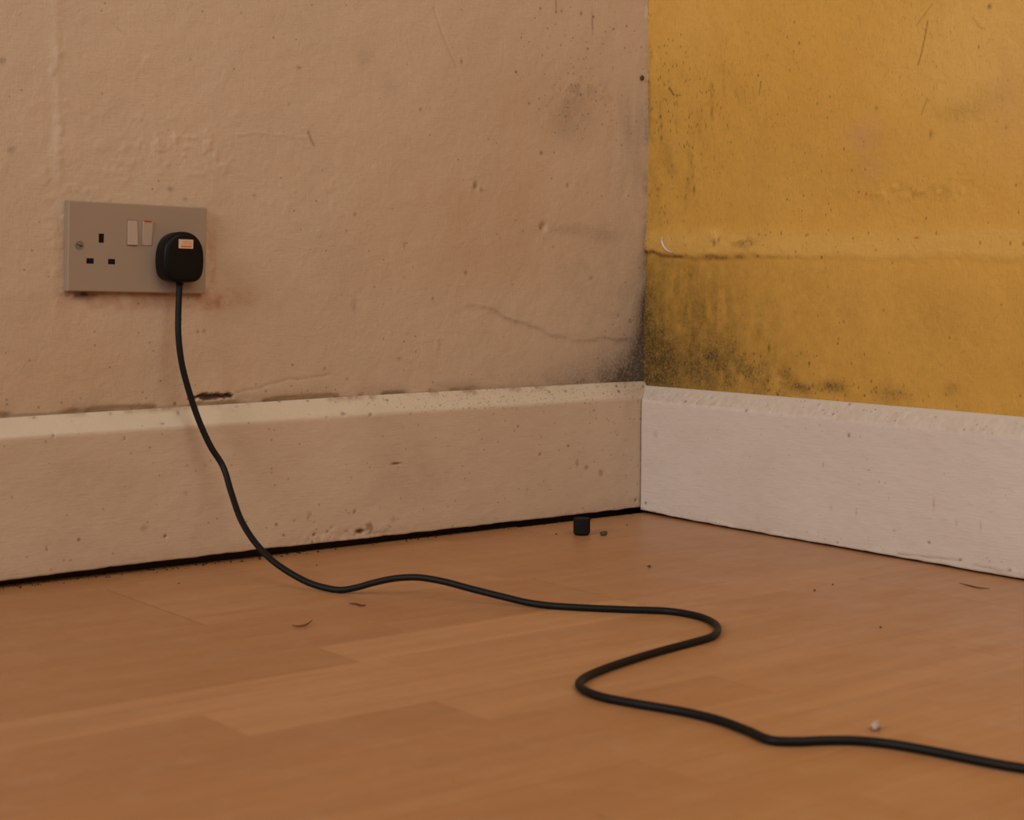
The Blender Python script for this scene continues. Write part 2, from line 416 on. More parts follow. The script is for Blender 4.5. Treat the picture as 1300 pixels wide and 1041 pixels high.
pink += .75*blob(X, Z, LW(268, 335), .007, .045, 4)*sstep(.2, .6, fbm(X*80, Z*80, 26))+.5*blob(X, Z, LW(265, 385), .02, .012)
pink += .35*blob(X, Z, LW(78, 330), .006, .05)
pink += .30*blob(X, Z, LW(760, 290), .05, .02)*fbm(X*50, Z*50, 27)
dark = 1.0*chunk + .38*sstep(.0022, .0006, Z-ztop+wob*.15)*sstep(-.22, -.36, X)*sstep(.2, .5, fbm(X*35, Z*10, 92)) + .75*sstep(.5, .9, blob(X, Z, LW(688, 289), .0030, .0034)) + .45*dent2
for (q, w_, h_, a_) in [((2, 77), .0035, .003, .45), ((14, 190), .004, .004, .35), ((216, 240), .003, .0022, .5), ((687, 194), .0018, .0022, .8), ((672, 131), .0016, .0018, .7),
                 ((534, 139), .0014, .0016, .7), ((586, 78), .0012, .0026, .7), ((738, 17), .002, .002, .7), ((752, 28), .0010, .012, .6), ((713, 14), .0014, .0014, .7), ((706, 15), .0014, .0014, .7),
                 ((706, 4), .001, .008, .6), ((686, 11), .0016, .0014, .5), ((720, 235), .0018, .0028, .55), ((611, 241), .002, .002, .6), ((450, 272), .0018, .0016, .5), ((439, 293), .0012, .0016, .5),
                 ((549, 379), .0014, .002, .6), ((591, 346), .0020, .0024, .6), ((634, 302), .0012, .0014, .5), ((702, 313), .0014, .0014, .5), ((513, 311), .0016, .004, .35), ((507, 455), .003, .002, .4),
                 ((251, 421), .0014, .0014, .7), ((259, 420), .0014, .0014, .7), ((380, 86), .0028, .0014, .5), ((367, 132), .0012, .0012, .5), ((306, 16), .0012, .0012, .5), ((242, 75), .0012, .0012, .5),
                 ((785, 400), .002, .002, .5), ((800, 408), .0025, .002, .6), ((750, 353), .003, .002, .45), ((412, 468), .002, .0014, .5), ((441, 481), .0016, .0016, .4), ((323, 248), .002, .0014, .45), ((235, 253), .0024, .0016, .45)]:
    dark += a_*blob(X, Z, LW(*q), w_, h_)
mk = seg_dist(X, Z, lp((391.5, 167), (394, 175), (398.5, 184))); dark += .55*np.exp(-(mk/.0011)**2)
dark += .5*blob(X, Z, LW(112, 373), .030, .0022, 4)*sstep(.40, .55, fbm(X*120, Z*120, 28)) + .65*sstep(.45, .6, fbm(X*90, Z*90, 29))*blob(X, Z, LW(103, 375), .016, .005)
scr = seg_dist(X, Z, lp((143, 28), (152, 38), (160, 45))); dark += .15*np.exp(-(scr/.001)**2)*sstep(.35,.6,fbm(X*90,Z*90,91))
speck = .014 + .28*blob(X, Z, LW(740, 120), .07, .05)+.15*blob(X, Z, LW(700, 40), .08, .05)+.30*blob(X, Z, LW(795, 430), .035, .06)+.16*sstep(.03, 0, Z-ztop)
yw = -rel
P = np.stack([X, yw, Z], -1)
wl = new_obj('wall_left', grid_mesh('wall_left', P, dict(mould=mould, damp_shade=damp_shade, pale=pale, pink=pink, dark=dark, speck=speck)), M_LEFT)
tag(wl, 'stained magnolia plaster wall with grey mould towards the corner', kind='structure')
bm = bmesh.new(); bm_box(bm, -3.4, .25, .012, .14, -.06, 2.45)
new_obj('masonry', bm_mesh('masonry', bm), M_MASON, wl)

# ---- right wall: x = 0
ys = axis_fine(-3.6, -0.66, 0.0, 0.0, .0015, .05); ys = np.append(ys[ys < 0], 0.0)
Y, Z = np.meshgrid(ys, zs, indexing='ij')
def rp(*pts): return [RW(*p) for p in pts]
offx = np.interp(Z, [.14, .16, .25, .35, .45, .55, .65, .9], [0, 0, .0022, .0036, .0048, .0042, .0032, .003])*np.exp(Y/.25)
rel = (fbm(Y*9, Z*9, 41, 4)-.5)*.0028 + (fbm(Y*45, Z*45, 42, 3)-.5)*.0008
wob = (fbm(Y*34, Z*34, 43, 4)-.5)*.013
zt_ = np.interp(Y, [-.60, -.45, -.236, -.15, -.03, 0], [.336, .337, .337, .337, .338, .338])
zb_ = np.interp(Y, [-.60, -.45, -.236, -.18, -.12, -.05, 0], [.309, .311, .3115, .313, .3095, .312, .318])
bandv = sstep(-.0045, .0045, Z-zb_+wob*.9)*sstep(.012, -.010, Z-zt_+wob)
edge = np.exp(-((Z-zb_+wob*.9)/.0022)**2)
rel += .0020*bandv*np.interp(Y, [-.60, -.3, -.2, -.12, 0], [.22, .25, .7, 1.5, 1.5])
rel -= .0006*sstep(.006, -.006, Z-zb_+wob*.9)
blist = sstep(.60, .80, fbm(Y*26, Z*34, 44, 3))*blob(Y, Z, RW(930, 300), .12, .03); rel += .0010*blist
rel += .0010*np.maximum(fbm(Y*130, Z*130, 45, 3)-.55, 0)*4*blob(Y, Z, RW(1160, 243), .10, .012)
# marks
mould = 1.2*np.exp(Y/.022)*sstep(.315, .235, Z)*(.55+.8*fbm(Y*70, Z*50, 51))
mould += .62*blob(Y, Z, RW(838, 470), .040, .045)+.58*blob(Y, Z, RW(885, 462), .075, .036)*(.4+1.1*fbm(Y*45, Z*45, 52))
mould += .48*blob(Y, Z, RW(960, 475), .08, .022)*sstep(.3, .7, fbm(Y*60, Z*60, 53))
mould += .70*blob(Y, Z, RW(1015, 492), .016, .006)+.75*blob(Y, Z, RW(1058, 491), .018, .007)+.45*blob(Y, Z, RW(1132, 500), .022, .008)+.35*blob(Y, Z, RW(1206, 494), .010, .006)+.35*blob(Y, Z, RW(1000, 476), .012, .005)
mould += .45*blob(Y, Z, RW(880, 400), .085, .060)*sstep(.3, .75, fbm(Y*90, Z*28, 54))
mould += .75*edge*sstep(-.26, -.14, Y)*sstep(.3, .6, fbm(Y*40, Z*40, 55)) + .05*edge*sstep(.4,.7,fbm(Y*30,Z*30,95))
mould += .45*np.exp(Y/.012)*sstep(.62, .5, Z)*sstep(.42, .72, fbm(Y*90, Z*32, 56))
mould += .38*blob(Y, Z, RW(900, 140), .06, .05)*sstep(.56, .78, fbm(Y*100, Z*34, 57))
mould += .35*blob(Y, Z, RW(860, 230), .05, .05)*sstep(.5, .75, fbm(Y*80, Z*40, 58))
mould += .55*blob(Y, Z, RW(944, 307), .018, .008)*sstep(.4, .6, fbm(Y*80, Z*120, 59))
mould += .30*blob(Y, Z, RW(1160, 243), .09, .008)*sstep(.5, .68, fbm(Y*60, Z*120, 60))
mould += .22*blob(Y, Z, RW(1222, 142), .030, .010)+.13*blob(Y, Z, RW(1258, 120), .030, .012)
mould += .20*blob(Y, Z, RW(1080, 395), .022, .020)*fbm(Y*50, Z*50, 61)+.14*blob(Y, Z, RW(1190, 400), .04, .03)*fbm(Y*50, Z*50, 62)
mould += .14*sstep(.02, 0, Z-.1565)*sstep(.35, .7, fbm(Y*30, Z*50, 63))
damp_shade = 1.35*sstep(.322, .295, Z)*np.exp(Y/.17)*(.5+.7*fbm(Y*22, Z*22, 64)) + .55*np.exp(Y/.07)*sstep(.60, .42, Z)
damp_shade += .35*blob(Y, Z, RW(1000, 220), .18, .06)*fbm(Y*25, Z*25, 65)+.30*sstep(.31, .25, Z)*fbm(Y*20, Z*20, 66)
pale = .5*bandv*np.interp(Y, [-.60, -.3, -.15, 0], [.8, .8, .9, .8])+.55*blob(Y, Z, RW(1240, 60), .10, .09)+.25*blob(Y, Z, RW(880, 40), .06, .06)
pink = .55*blob(Y, Z, RW(1094, 172), .022, .016)+.6*blob(Y, Z, RW(1105, 215), .018, .018)*fbm(Y*60, Z*60, 67)+.25*blob(Y, Z, RW(1282, 125), .03, .06)
dark = .0*Y
for (q, w_, h_, a_) in [((1256, 8), .0024, .0024, .7), ((879, 240), .0018, .005, .7), ((901, 142), .002, .007, .55), ((835, 148), .0018, .0022, .7), ((836, 160), .002, .003, .6), ((836, 175), .0022, .003, .55),
                 ((835, 137), .001, .008, .4), ((963, 298), .002, .0014, .4), ((1014, 55), .0016, .0018, .5), ((1112, 137), .002, .0022, .45), ((1181, 170), .0018, .004, .5), ((975, 442), .0016, .005, .7),
                 ((1164, 302), .003, .0010, .6), ((875, 350), .002, .002, .6), ((832, 240), .003, .0018, .5), ((930, 446), .002, .003, .6), ((860, 408), .0025, .002, .5), ((1277, 162), .0016, .0016, .4), ((907, 308), .0024, .004, .6), ((913, 304), .002, .003, .6)]:
    dark = dark + a_*blob(Y, Z, RW(*q), w_, h_)
for pts, w_, a_ in [(((1177, 27), (1174, 45), (1169, 68), (1165, 82)), .0009, .6), (((1169, 145), (1176, 125)), .0008, .4), (((1235, 22), (1243, 34), (1250, 37)), .0008, .3), (((1183, 5), (1163, 32)), .0008, .35),
                    (((847, 112), (850, 116), (852, 120)), .0011, .95), (((852, 120), (862, 121)), .0006, .5), (((965, 103), (962, 120)), .0008, .5), (((1220, 447), (1224, 447)), .0006, .5)]:
    dark = dark + a_*np.exp(-(seg_dist(Y, Z, rp(*pts))/w_)**2)
dark = dark+.45*edge*sstep(-.20, -.10, Y)*sstep(.5, .66, fbm(Y*70, Z*70, 68))
speck = .012+.45*blob(Y, Z, RW(900, 470), .10, .04)+.30*np.exp(Y/.03)+.18*blob(Y, Z, RW(920, 150), .12, .10)+.22*blob(Y, Z, RW(1060, 495), .12, .012)+.12*blob(Y, Z, RW(960, 400), .12, .08)
crackle = .36+.45*blob(Y, Z, RW(930, 130), .14, .09)+.30*blob(Y, Z, RW(1180, 40), .06, .06)+.35*blob(Y, Z, RW(900, 420), .10, .08)+.3*blob(Y, Z, RW(1170, 243), .1, .012)
P = np.stack([offx-rel, Y, Z], -1)
wr = new_obj('wall_right', grid_mesh('wall_right', P, dict(mould=mould, damp_shade=damp_shade, pale=pale, pink=pink, dark=dark, speck=speck, crackle=crackle), flip=True), M_RIGHT)
tag(wr, 'mustard yellow painted wall with black mould spreading from the corner', kind='structure')
bm = bmesh.new(); bm_box(bm, .016, .16, -3.6, .012, -.06, 2.45)
new_obj('masonry', bm_mesh('masonry', bm), M_MASON, wr)

# ---- skirting boards
def profile(t, zt, zc, z0, step=.0014):
    """(depth from wall, height) points from back top over the chamfer to the back bottom"""
    raw = [(.0, zt-.0004), (.0028, zt), (.0042, zt-.0006), (t-.0012, zc+.0012), (t-.0003, zc-.0008), (t, zc-.0035), (t, z0+.0008), (t-.0008, z0), (.0, z0)]
    out = []
    for (a0, b0), (a1, b1) in zip(raw[:-1], raw[1:]):
        n = max(1, int(math.hypot(a1-a0, b1-b0)/step))
        for k in range(n): out.append((a0+(a1-a0)*k/n, b0+(b1-b0)*k/n))
    out.append(raw[-1]); return np.array(out)
TL, ZTL, ZCL, Z0L = .0171, .1595, .1416, .0082
TR, ZTR, ZCR, Z0R = .0189, .1565, .1392, .0022
prL = profile(TL, ZTL, ZCL, Z0L); prR = profile(TR, ZTR, ZCR, Z0R)
def left_depth(z):   # depth of the left skirting's front at height z
    m = (prL[:, 0] > 0)
    return np.interp(z, [Z0L, ZCL-.0035, ZCL+.0012, ZTL-.0006, ZTL+.0001, ZTL+.01], [TL, TL, TL-.0012, .0042, .0, .0])
# left
sx = axis_fine(-3.4, -.90, -.0006, -.0006, .0015, .05); sx = np.append(sx[sx < -.0008], -.0006)
A, B = np.meshgrid(sx, np.arange(len(prL)), indexing='ij')
D = prL[B, 0]; ZZ = prL[B, 1].copy()
ptop = sstep(ZCL-.02, ZTL, ZZ); pbot = 1-sstep(Z0L, .06, ZZ)
ZZ += ptop*np.interp(A, [-.82, -.73, -.53, -.42, -.045, 0], [-.0013, -.0005, .0003, .0012, .0006, 0])
ZZ += pbot*(np.interp(A, [-.82, -.7, -.53, -.42, -.2, -.045, 0], [-.0006, .0006, .0010, -.0004, -.0006, -.0010, -.0008]) + (fbm(A*55, A*0, 71, 4)-.5)*.0016*sstep(.016, .008, prL[B, 1]))
front = sstep(.004, .010, D)
out = front*((fbm(A*12, ZZ*12, 72, 3)-.5)*.0014+(fbm(A*70, ZZ*120, 73, 3)-.5)*.0004)
def SL(px, py): p = onY(px, py, -TL); return p[0], p[2]
chip = np.zeros_like(A); dark = np.zeros_like(A); dirt = np.zeros_like(A); speck = np.zeros_like(A)
for q, w_, h_, a_ in [((458, 674), .008, .003, .95), ((469, 670), .006, .006, .75), ((450, 650), .0025, .003, .55), ((440, 674), .004, .002, .5), ((505, 589), .009, .0012, .8), ((733, 588), .003, .006, .45),
                      ((745, 594), .004, .003, .5), ((763, 601), .004, .005, .5), ((686, 577), .0018, .0018, .75), ((784, 552), .0018, .0018, .6), ((754, 521), .003, .002, .35), ((210, 682), .0014, .0014, .2), ((393, 655), .003, .005, .25),
                      ((374, 661), .0015, .0015, .4), ((183, 672), .004, .004, .25), ((59, 697), .001, .003, .5), ((236, 626), .003, .004, .25), ((500, 660), .004, .004, .3), ((480, 676), .02, .0015, .4), ((391, 658), .002, .003, .4)]:
    b_ = blob(A, ZZ, SL(*q), w_, h_); chip += a_*sstep(.15, .75, b_*(.25+1.2*fbm(A*260, ZZ*260, 74)))
for q, w_, h_, a_ in [((399, 679), .0016, .0012, 1), ((416, 675), .0014, .001, .8), ((421, 670), .0012, .001, .7), ((458, 675), .0035, .0016, 1), ((502, 588.5), .004, .0008, .8), ((210, 681), .0013, .0013, .9), ((807, 635), .0016, .0016, .9),
                      ((782, 490), .0015, .0015, 1), ((785.5, 497), .0015, .0015, 1), ((43, 530), .0016, .0007, .9), ((140, 525), .0016, .0008, .7), ((355, 510), .0014, .0008, .8), ((390, 509), .0016, .0008, .8), ((436, 525), .003, .0009, .8), ((300, 516), .002, .0006, .5),
                      ((470, 525.5), .0018, .0012, .7), ((226, 524), .0012, .0022, .6), ((207, 538), .0020, .0008, .6), ((158, 557), .001, .001, .6), ((415, 529), .001, .001, .5), ((68, 553), .001, .001, .6), ((796, 606), .0006, .004, .3), ((669, 626), .0006, .004, .4)]:
    # pick the surface the mark lies on by its depth there
    cx, cz = SL(*q)
    if cz > ZCL: cx, cz = (lambda p: (p[0], p[2]))(onY(q[0], q[1], -left_depth(min(cz, ZTL-.001))))
    dark += a_*blob(A, ZZ, (cx, cz), w_, h_)
dirt += .5*sstep(-.10, .0, A)*(.35+.6*fbm(A*30, ZZ*30, 75))
dirt += .55*sstep(.026, .008, ZZ)*fbm(A*30, ZZ*60, 76) + .25*sstep(.4, .8, fbm(A*8, ZZ*16, 77))
dirt += .8*sstep(ZTL-.006, ZTL, ZZ)*sstep(.5, .7, fbm(A*60, ZZ*20, 78))
speck += .02+.62*sstep(ZCL-.006, ZCL+.004, ZZ)*sstep(-.5, -.25, A)+.04*sstep(-.25, 0, A)+.12*sstep(.03, .01, ZZ)*sstep(-.6, -.45, A)*sstep(-.3, -.4, A)
topm = sstep(ZCL-.002, ZCL+.001, ZZ)*(1-.75*sstep(-.10, 0, A))
rough_edge = sstep(.030, .010, ZZ)*sstep(-.53, -.48, A)*sstep(-.36, -.40, A)
out += rough_edge*(fbm(A*150, ZZ*150, 79, 3)-.5)*.0022
out -= .0010*chip+.0022*np.clip(dark, 0, 1)*front
P = np.stack([A, -(D+out), ZZ], -1)
bl = new_obj('baseboard_left', grid_mesh('baseboard_left', P, dict(chip=chip, dark=dark, dirt=dirt, speck=speck, top=topm), flip=True), M_SKL)
tag(bl, 'cream painted chamfered skirting board below the socket', kind='structure')
# right
sy = axis_fine(-3.6, -.68, 0.0, 0.0, .0015, .05); sy = np.append(sy[sy < -.0008], 0.0)
A, B = np.meshgrid(sy, np.arange(len(prR)), indexing='ij')
D = prR[B, 0]; ZZ = prR[B, 1].copy()
yend = -(left_depth(ZZ)+.0017)
span = np.clip((A+.06)/.06, 0, 1)
A = A + span*yend                                                     # scribed against the left board
ptop = sstep(ZCR-.02, ZTR, ZZ); pbot = 1-sstep(Z0R, .05, ZZ)
ZZ += ptop*np.interp(A, [-.56, -.45, -.236, -.03, 0], [.0008, .0008, -.0003, -.0016, -.0018])
ZZ += pbot*(.0036*np.exp(A/.05) + (fbm(A*55, A*0, 81, 4)-.5)*.0012*sstep(.010, .001, prR[B, 1]))
front = sstep(.004, .010, D)
out = front*((fbm(A*12, ZZ*12, 82, 3)-.5)*.0012+(fbm(A*70, ZZ*140, 83, 3)-.5)*.0004)
cham = sstep(ZCR-.004, ZCR+.002, ZZ)*front
out += cham*(fbm(A*190, ZZ*190, 84, 3)-.5)*.0022
lip = sstep(.014, .004, ZZ)*sstep(.45, .62, fbm(A*25, ZZ*90, 85, 3)); out += lip*.0007
def SR(px, py): p = onX(px, py, -TR); return p[1], p[2]
chip = np.zeros_like(A); dark = np.zeros_like(A); dirt = np.zeros_like(A)
for q, w_, h_, a_ in [((1077.5, 553), .0016, .0022, .9), ((1185, 640), .001, .006, .5), ((1045, 590), .001, .003, .4), ((1087, 652), .0008, .004, .4), ((1245, 668), .001, .005, .35), ((1214, 665), .0012, .004, .3), ((832, 552), .004, .004, .25), ((1135, 674), .002, .0012, .4), ((1055, 645), .002, .003, .25), ((830, 651), .004, .0014, .55)]:
    chip += a_*blob(A, ZZ, SR(*q), w_, h_)
for q, w_, h_, a_ in [((1179, 689), .0014, .0012, .9), ((1219, 711), .0014, .001, .8), ((1282, 724), .0016, .0012, .6), ((819, 639), .0016, .0016, .9), ((947, 521), .0016, .0016, .7), ((1068, 514), .0018, .0014, .6), ((1031, 514), .0012, .0012, .5), ((1044, 525), .0012, .0012, .5), ((1250, 525), .0014, .0012, .6), ((1063, 689), .0014, .0009, .6), ((815, 650), .004, .0008, .6), ((1124, 614), .001, .001, .4)]:
    dark += a_*blob(A, ZZ, SR(*q), w_, h_)
ln = seg_dist(A, ZZ, [SR(*q) for q in ((1140, 703), (1175, 707), (1208, 710), (1219, 712))]); dark += .35*np.exp(-(ln/.0007)**2)
ln = seg_dist(A, ZZ, [SR(*q) for q in ((1235, 717), (1262, 723), (1282, 726))]); dark += .25*np.exp(-(ln/.0007)**2)
dirt += .55*np.exp(A/.012)*fbm(A*40, ZZ*40, 86)+.35*sstep(.018, .002, ZZ)*fbm(A*30, ZZ*60, 87)+.18*sstep(.45, .8, fbm(A*9, ZZ*16, 88))
dirt += .35*cham*sstep(.48, .7, fbm(A*150, ZZ*150, 89))
speck = .018+.12*cham+.08*sstep(.03, .005, ZZ)
topm = sstep(ZCR-.002, ZCR+.001, ZZ)
out -= .0008*np.clip(chip, 0, 1)+.0015*np.clip(dark, 0, 1)*front
P = np.stack([-(D+out), A, ZZ], -1)
br = new_obj('baseboard_right', grid_mesh('baseboard_right', P, dict(chip=chip, dark=dark, dirt=dirt, speck=speck, top=topm)), M_SKR)
tag(br, 'white painted chamfered skirting board under the yellow wall', kind='structure')

# ---- floor: laminate boards (each three strips wide) over a dirty subfloor
bm = bmesh.new(); bm_box(bm, -3.4, .016, -3.6, .012, -.06, -.0085)
fl = new_obj('floor', bm_mesh('floor', bm), M_SUB)
tag(fl, 'beech laminate floor of three-strip boards', kind='structure')
BW, SW = .1905, .0635
Y0 = -.0795
joint = {0: -.205, 1: -.741, 2: -.390, 3: -1.35, 4: -.30, 5: -.80, 6: -.45}
tone_fix = {(0, 2, -.85): .20, (1, 0, -.88): .10, (2, 2, -.85): .16, (2, 2, -.55): .95, (2, 1, -.58): .30, (1, 1, -.55): .5, (1, 2, -.30): .36, (1, 1, -.30): .55, (3, 0, -.72): .66, (3, 1, -.7): .70, (3, 2, -.6): .6}  # strip tones, with light falloff painted in: left darker, front middle lighter
def strip_mesh(w, h, t, b):
    V = []
    for (i, z) in ((0, -t), (0, -b), (b, 0)):
        V += [(i, i, z), (w-i, i, z), (w-i, h-i, z), (i, h-i, z)]
    F = [(8, 9, 10, 11)]
    for k in (0, 4):
        for j in range(4): F.append((k+j, k+(j+1) % 4, k+4+(j+1) % 4, k+4+j))
    return pymesh('wood_strip', V, F)
rng_ = random.Random(11)
def wall_edge(x): return np.interp(x, [-3.4, -.8, -.45, 0], [.006, .004, -.009, -.011])
XR = -.0085
for row in range(0, 16):
    y1 = Y0-BW*(row-1); y0 = y1-BW
    jx = joint.get(row, rng_.uniform(-1.2, 0)); 
    xs_ = [jx + 1.215*k for k in range(-4, 3)]
    xs_ = [x for x in xs_ if -3.4 < x < XR-.02]; xs_ = [-3.4]+xs_+[XR]
    for x0, x1 in zip(xs_[:-1], xs_[1:]):
        if x1 < -2.3 and row > 10: continue
        yt = min(y1, wall_edge((x0+x1)/2))
        if yt-y0 < .01: continue
        g = .0008 if row in (1, 2) else .0004
        bm = bmesh.new(); bm_box(bm, x0+g, x1-g, y0+.00012, yt-.00012, -.0083, -.0012)
        board = new_obj('floor_board', bm_mesh('floor_board', bm), M_CORE, fl)
        for s in range(3):
            sy1 = y0+SW*(3-s); sy0 = sy1-SW
            a = x0+g; first = rng_.uniform(.12, .40); k = 0
            if row == 2 and s == 2 and x0 < -.45: cuts = [-1.12, -.708]
            elif row == 1 and s == 2 and x1 > -.2: cuts = [-.412, -.05]
            elif row == 2 and s == 1 and x0 < -.45: cuts = [-.95, -.62]
            else:
                cuts = []; c = x0+first
                while c < x1-.08: cuts.append(c); c += rng_.uniform(.32, .46)
            ends = [a]+[c for c in cuts if a+.02 < c < x1-.02]+[x1-g]
            for e0, e1 in zip(ends[:-1], ends[1:]):
                top = sy1 if sy1 < yt else yt
                if top-sy0 < .006: continue
                if sy1 > yt or row == 0: # cut along the wall, follow the wall edge
                    V = []; b = .00015
                    ya, yb = min(sy1, float(wall_edge(e0))), min(sy1, float(wall_edge(e1)))
                    if min(ya, yb)-sy0 < .004: continue
                    for (i, z) in ((0, -.0011), (0, -b), (b, 0)):
                        V += [(i, i, z), (e1-e0-i, i, z), (e1-e0-i, yb-sy0-i, z), (i, ya-sy0-i, z)]
                    F = [(8, 9, 10, 11)]+[(k_+j, k_+(j+1) % 4, k_+4+(j+1) % 4, k_+4+j) for k_ in (0, 4) for j in range(4)]
                    me = pymesh('wood_strip', V, F)
                else:
                    me = strip_mesh(e1-e0, SW, .0011, .00015)
                st = new_obj('wood_strip', me, M_FLOOR, board)
                st.location = (e0, sy0, 0)
                tone = rng_.uniform(.38, .60) if e0 > -.78 else rng_.uniform(.10, .28)  # strips further left darkened to imitate the light falling off
                for (r_, s_, xx), tv in tone_fix.items():
                    if r_ == row and s_ == s and e0 < xx < e1: tone = tv
                st.color = (tone, rng_.random(), rng_.random(), 1)

# ================================================================== SOCKET
SROT = .02775
sock = bpy.data.objects.new('double_socket', None); col.objects.link(sock)
sock.location = (-.7460, -.0002, .2761); sock.rotation_euler = (0, SROT, 0)
tag(sock, 'white double wall socket with two rocker switches on the magnolia wall', 'socket')
mm = .001
def socket_plate():
    PW, PH, T = 146.0, 86.0, 9.0
    holes = []
    for cx in (33.6, 111.5):
        holes += [(cx-2.7, cx+2.7, 47.0, 55.8), (cx-15.0, cx-7.4, 26.6, 31.8), (cx+7.2, cx+14.6, 26.6, 31.8)]
    holes += [(60.0, 71.2, 45.6, 70.2), (75.6, 86.8, 45.6, 70.2)]
    e = 1.1
    xc = sorted({e, PW-e} | {h[0] for h in holes} | {h[1] for h in holes}); zc = sorted({e, PH-e} | {h[2] for h in holes} | {h[3] for h in holes})
    V = []; F = []; ix = {}
    def v(x, y, z):
        k = (round(x, 3), round(y, 3), round(z, 3))
        if k not in ix: ix[k] = len(V); V.append((x*mm, y*mm, z*mm))
        return ix[k]
    inh = lambda x, z: any(h[0] < x < h[1] and h[2] < z < h[3] for h in holes)
    for xa, xb in zip(xc[:-1], xc[1:]):
        for za, zb in zip(zc[:-1], zc[1:]):
            if not inh((xa+xb)/2, (za+zb)/2):
                F.append((v(xa, -T, za), v(xb, -T, za), v(xb, -T, zb), v(xa, -T, zb)))
    for h in holes:
        d = -T+4.0
        c = [(h[0], h[2]), (h[1], h[2]), (h[1], h[3]), (h[0], h[3])]
        xs_h = [x for x in xc if h[0] <= x <= h[1]]; zs_h = [z for z in zc if h[2] <= z <= h[3]]
        ring = [(x, h[2]) for x in xs_h]+[(h[1], z) for z in zs_h[1:]]+[(x, h[3]) for x in xs_h[::-1][1:]]+[(h[0], z) for z in zs_h[::-1][1:-1]]
        for (p, q) in zip(ring, ring[1:]+ring[:1]):
            F.append((v(p[0], -T, p[1]), v(q[0], -T, q[1]), v(q[0], d, q[1]), v(p[0], d, p[1])))
    # rim: front edge rounding then sides
    ringf = [(x, e) for x in xc]+[(PW-e, z) for z in zc[1:]]+[(x, PH-e) for x in xc[::-1][1:]]+[(e, z) for z in zc[::-1][1:-1]]
    def outw(p, k): return (p[0]-k if p[0] <= e else p[0]+k if p[0] >= PW-e else p[0], p[1]-k if p[1] <= e else p[1]+k if p[1] >= PH-e else p[1])
    lv = [(0, -T), (.55, -T+.18), (.95, -T+.6), (1.1, -T+1.2), (1.1, 0)]
    for (k0, ya), (k1, yb) in zip(lv[:-1], lv[1:]):
        for p, q in zip(ringf, ringf[1:]+ringf[:1]):
            a0, b0, a1, b1 = outw(p, k0), outw(q, k0), outw(p, k1), outw(q, k1)
            F.append((v(a0[0], ya, a0[1]), v(b0[0], ya, b0[1]), v(b1[0], yb, b1[1]), v(a1[0], yb, a1[1])))
    me = pymesh('faceplate', V, F); bm = bmesh.new(); bm.from_mesh(me); bmesh.ops.recalc_face_normals(bm, faces=bm.faces); bm.to_mesh(me); bm.free()
    return me, holes
pm, holes = socket_plate()
plate = new_obj('faceplate', pm, M_PLASTIC, sock)
for h in holes[:3]+holes[3:6]:
    bm = bmesh.new(); bm_box(bm, (h[0]+.05)*mm, (h[1]-.05)*mm, -8.6*mm, -1*mm, (h[2]+.05)*mm, (h[3]-.05)*mm)
    o = new_obj('pin_slot', bm_mesh('pin_slot', bm), M_HOLE, plate)
def rocker(x0, on):
    """rocker profile in y/z: a shallow V, pressed at one end"""
    x0 += .35; x1 = x0+10.5; z0, z1 = 45.95, 69.85; zm = (z0+z1)/2
    bot, mid, top = (-10.9, -10.0, -9.3) if not on else (-9.2, -9.9, -10.9)
    prof = [(-4.0, z0), (bot, z0), (mid, zm), (top, z1), (-4.0, z1)]
    bm = bmesh.new()
    L = [bm.verts.new((x0*mm, y*mm, z*mm)) for y, z in prof]; R = [bm.verts.new((x1*mm, y*mm, z*mm)) for y, z in prof]
    bm.faces.new(L); bm.faces.new(R[::-1])
    for i in range(5): j = (i+1) % 5; bm.faces.new((L[i], R[i], R[j], L[j]))
    bmesh.ops.recalc_face_normals(bm, faces=bm.faces)
    bmesh.ops.bevel(bm, geom=list(bm.edges), offset=.35*mm, segments=2, affect='EDGES', profile=.5)
    return bm_mesh('switch_rocker', bm)
r1 = new_obj('switch_rocker', rocker(60.0, False), M_ROCKER, sock); tag(r1, 'plain rocker switch pressed off')
r2 = new_obj('switch_rocker', rocker(75.6, True), M_ROCKER, sock); tag(r2, 'rocker switch showing a red strip at the top')
bm = bmesh.new(); bm_box(bm, 77.0*mm, 85.0*mm, -11.1*mm, -9.0*mm, 68.6*mm, 70.05*mm, .2*mm)
o = new_obj('red_strip', bm_mesh('red_strip', bm), M_RED, r2); tag(o, 'red on-indicator strip')
def screw_mesh():
    bm = bmesh.new(); R_ = 3.9*mm; prev = None; n = 24
    rings = [(R_*1.15, -9.02*mm), (R_, -9.25*mm), (R_*.86, -9.3*mm), (R_*.80, -8.2*mm+(-.7)*mm), (R_*.55, -9.55*mm), (R_*.25, -9.8*mm)]
    for r, y in rings:
        cur = [bm.verts.new((r*math.cos(2*math.pi*k/n), y, r*math.sin(2*math.pi*k/n))) for k in range(n)]
        if prev:
            for k in range(n): bm.faces.new((prev[k], prev[(k+1) % n], cur[(k+1) % n], cur[k]))
        prev = cur
    bm.faces.new(prev); return bm_mesh('fixing_screw', bm, True)
for cx in (11.3,):
    sc = new_obj('fixing_screw', screw_mesh(), M_SCREW, sock); sc.location = (cx*mm, 0, 43.8*mm)
    bm = bmesh.new(); bm_box(bm, -2.6*mm, 2.6*mm, -9.95*mm, -9.4*mm, -.4*mm, .4*mm)
    so = new_obj('screw_slot', bm_mesh('screw_slot', bm), M_HOLE, sc); so.rotation_euler = (0, .35, 0)
for (x, z, r) in ((18.5, 19.0, .5), (24.0, 15.5, .8), (27.5, 10.0, .6)):
    pass

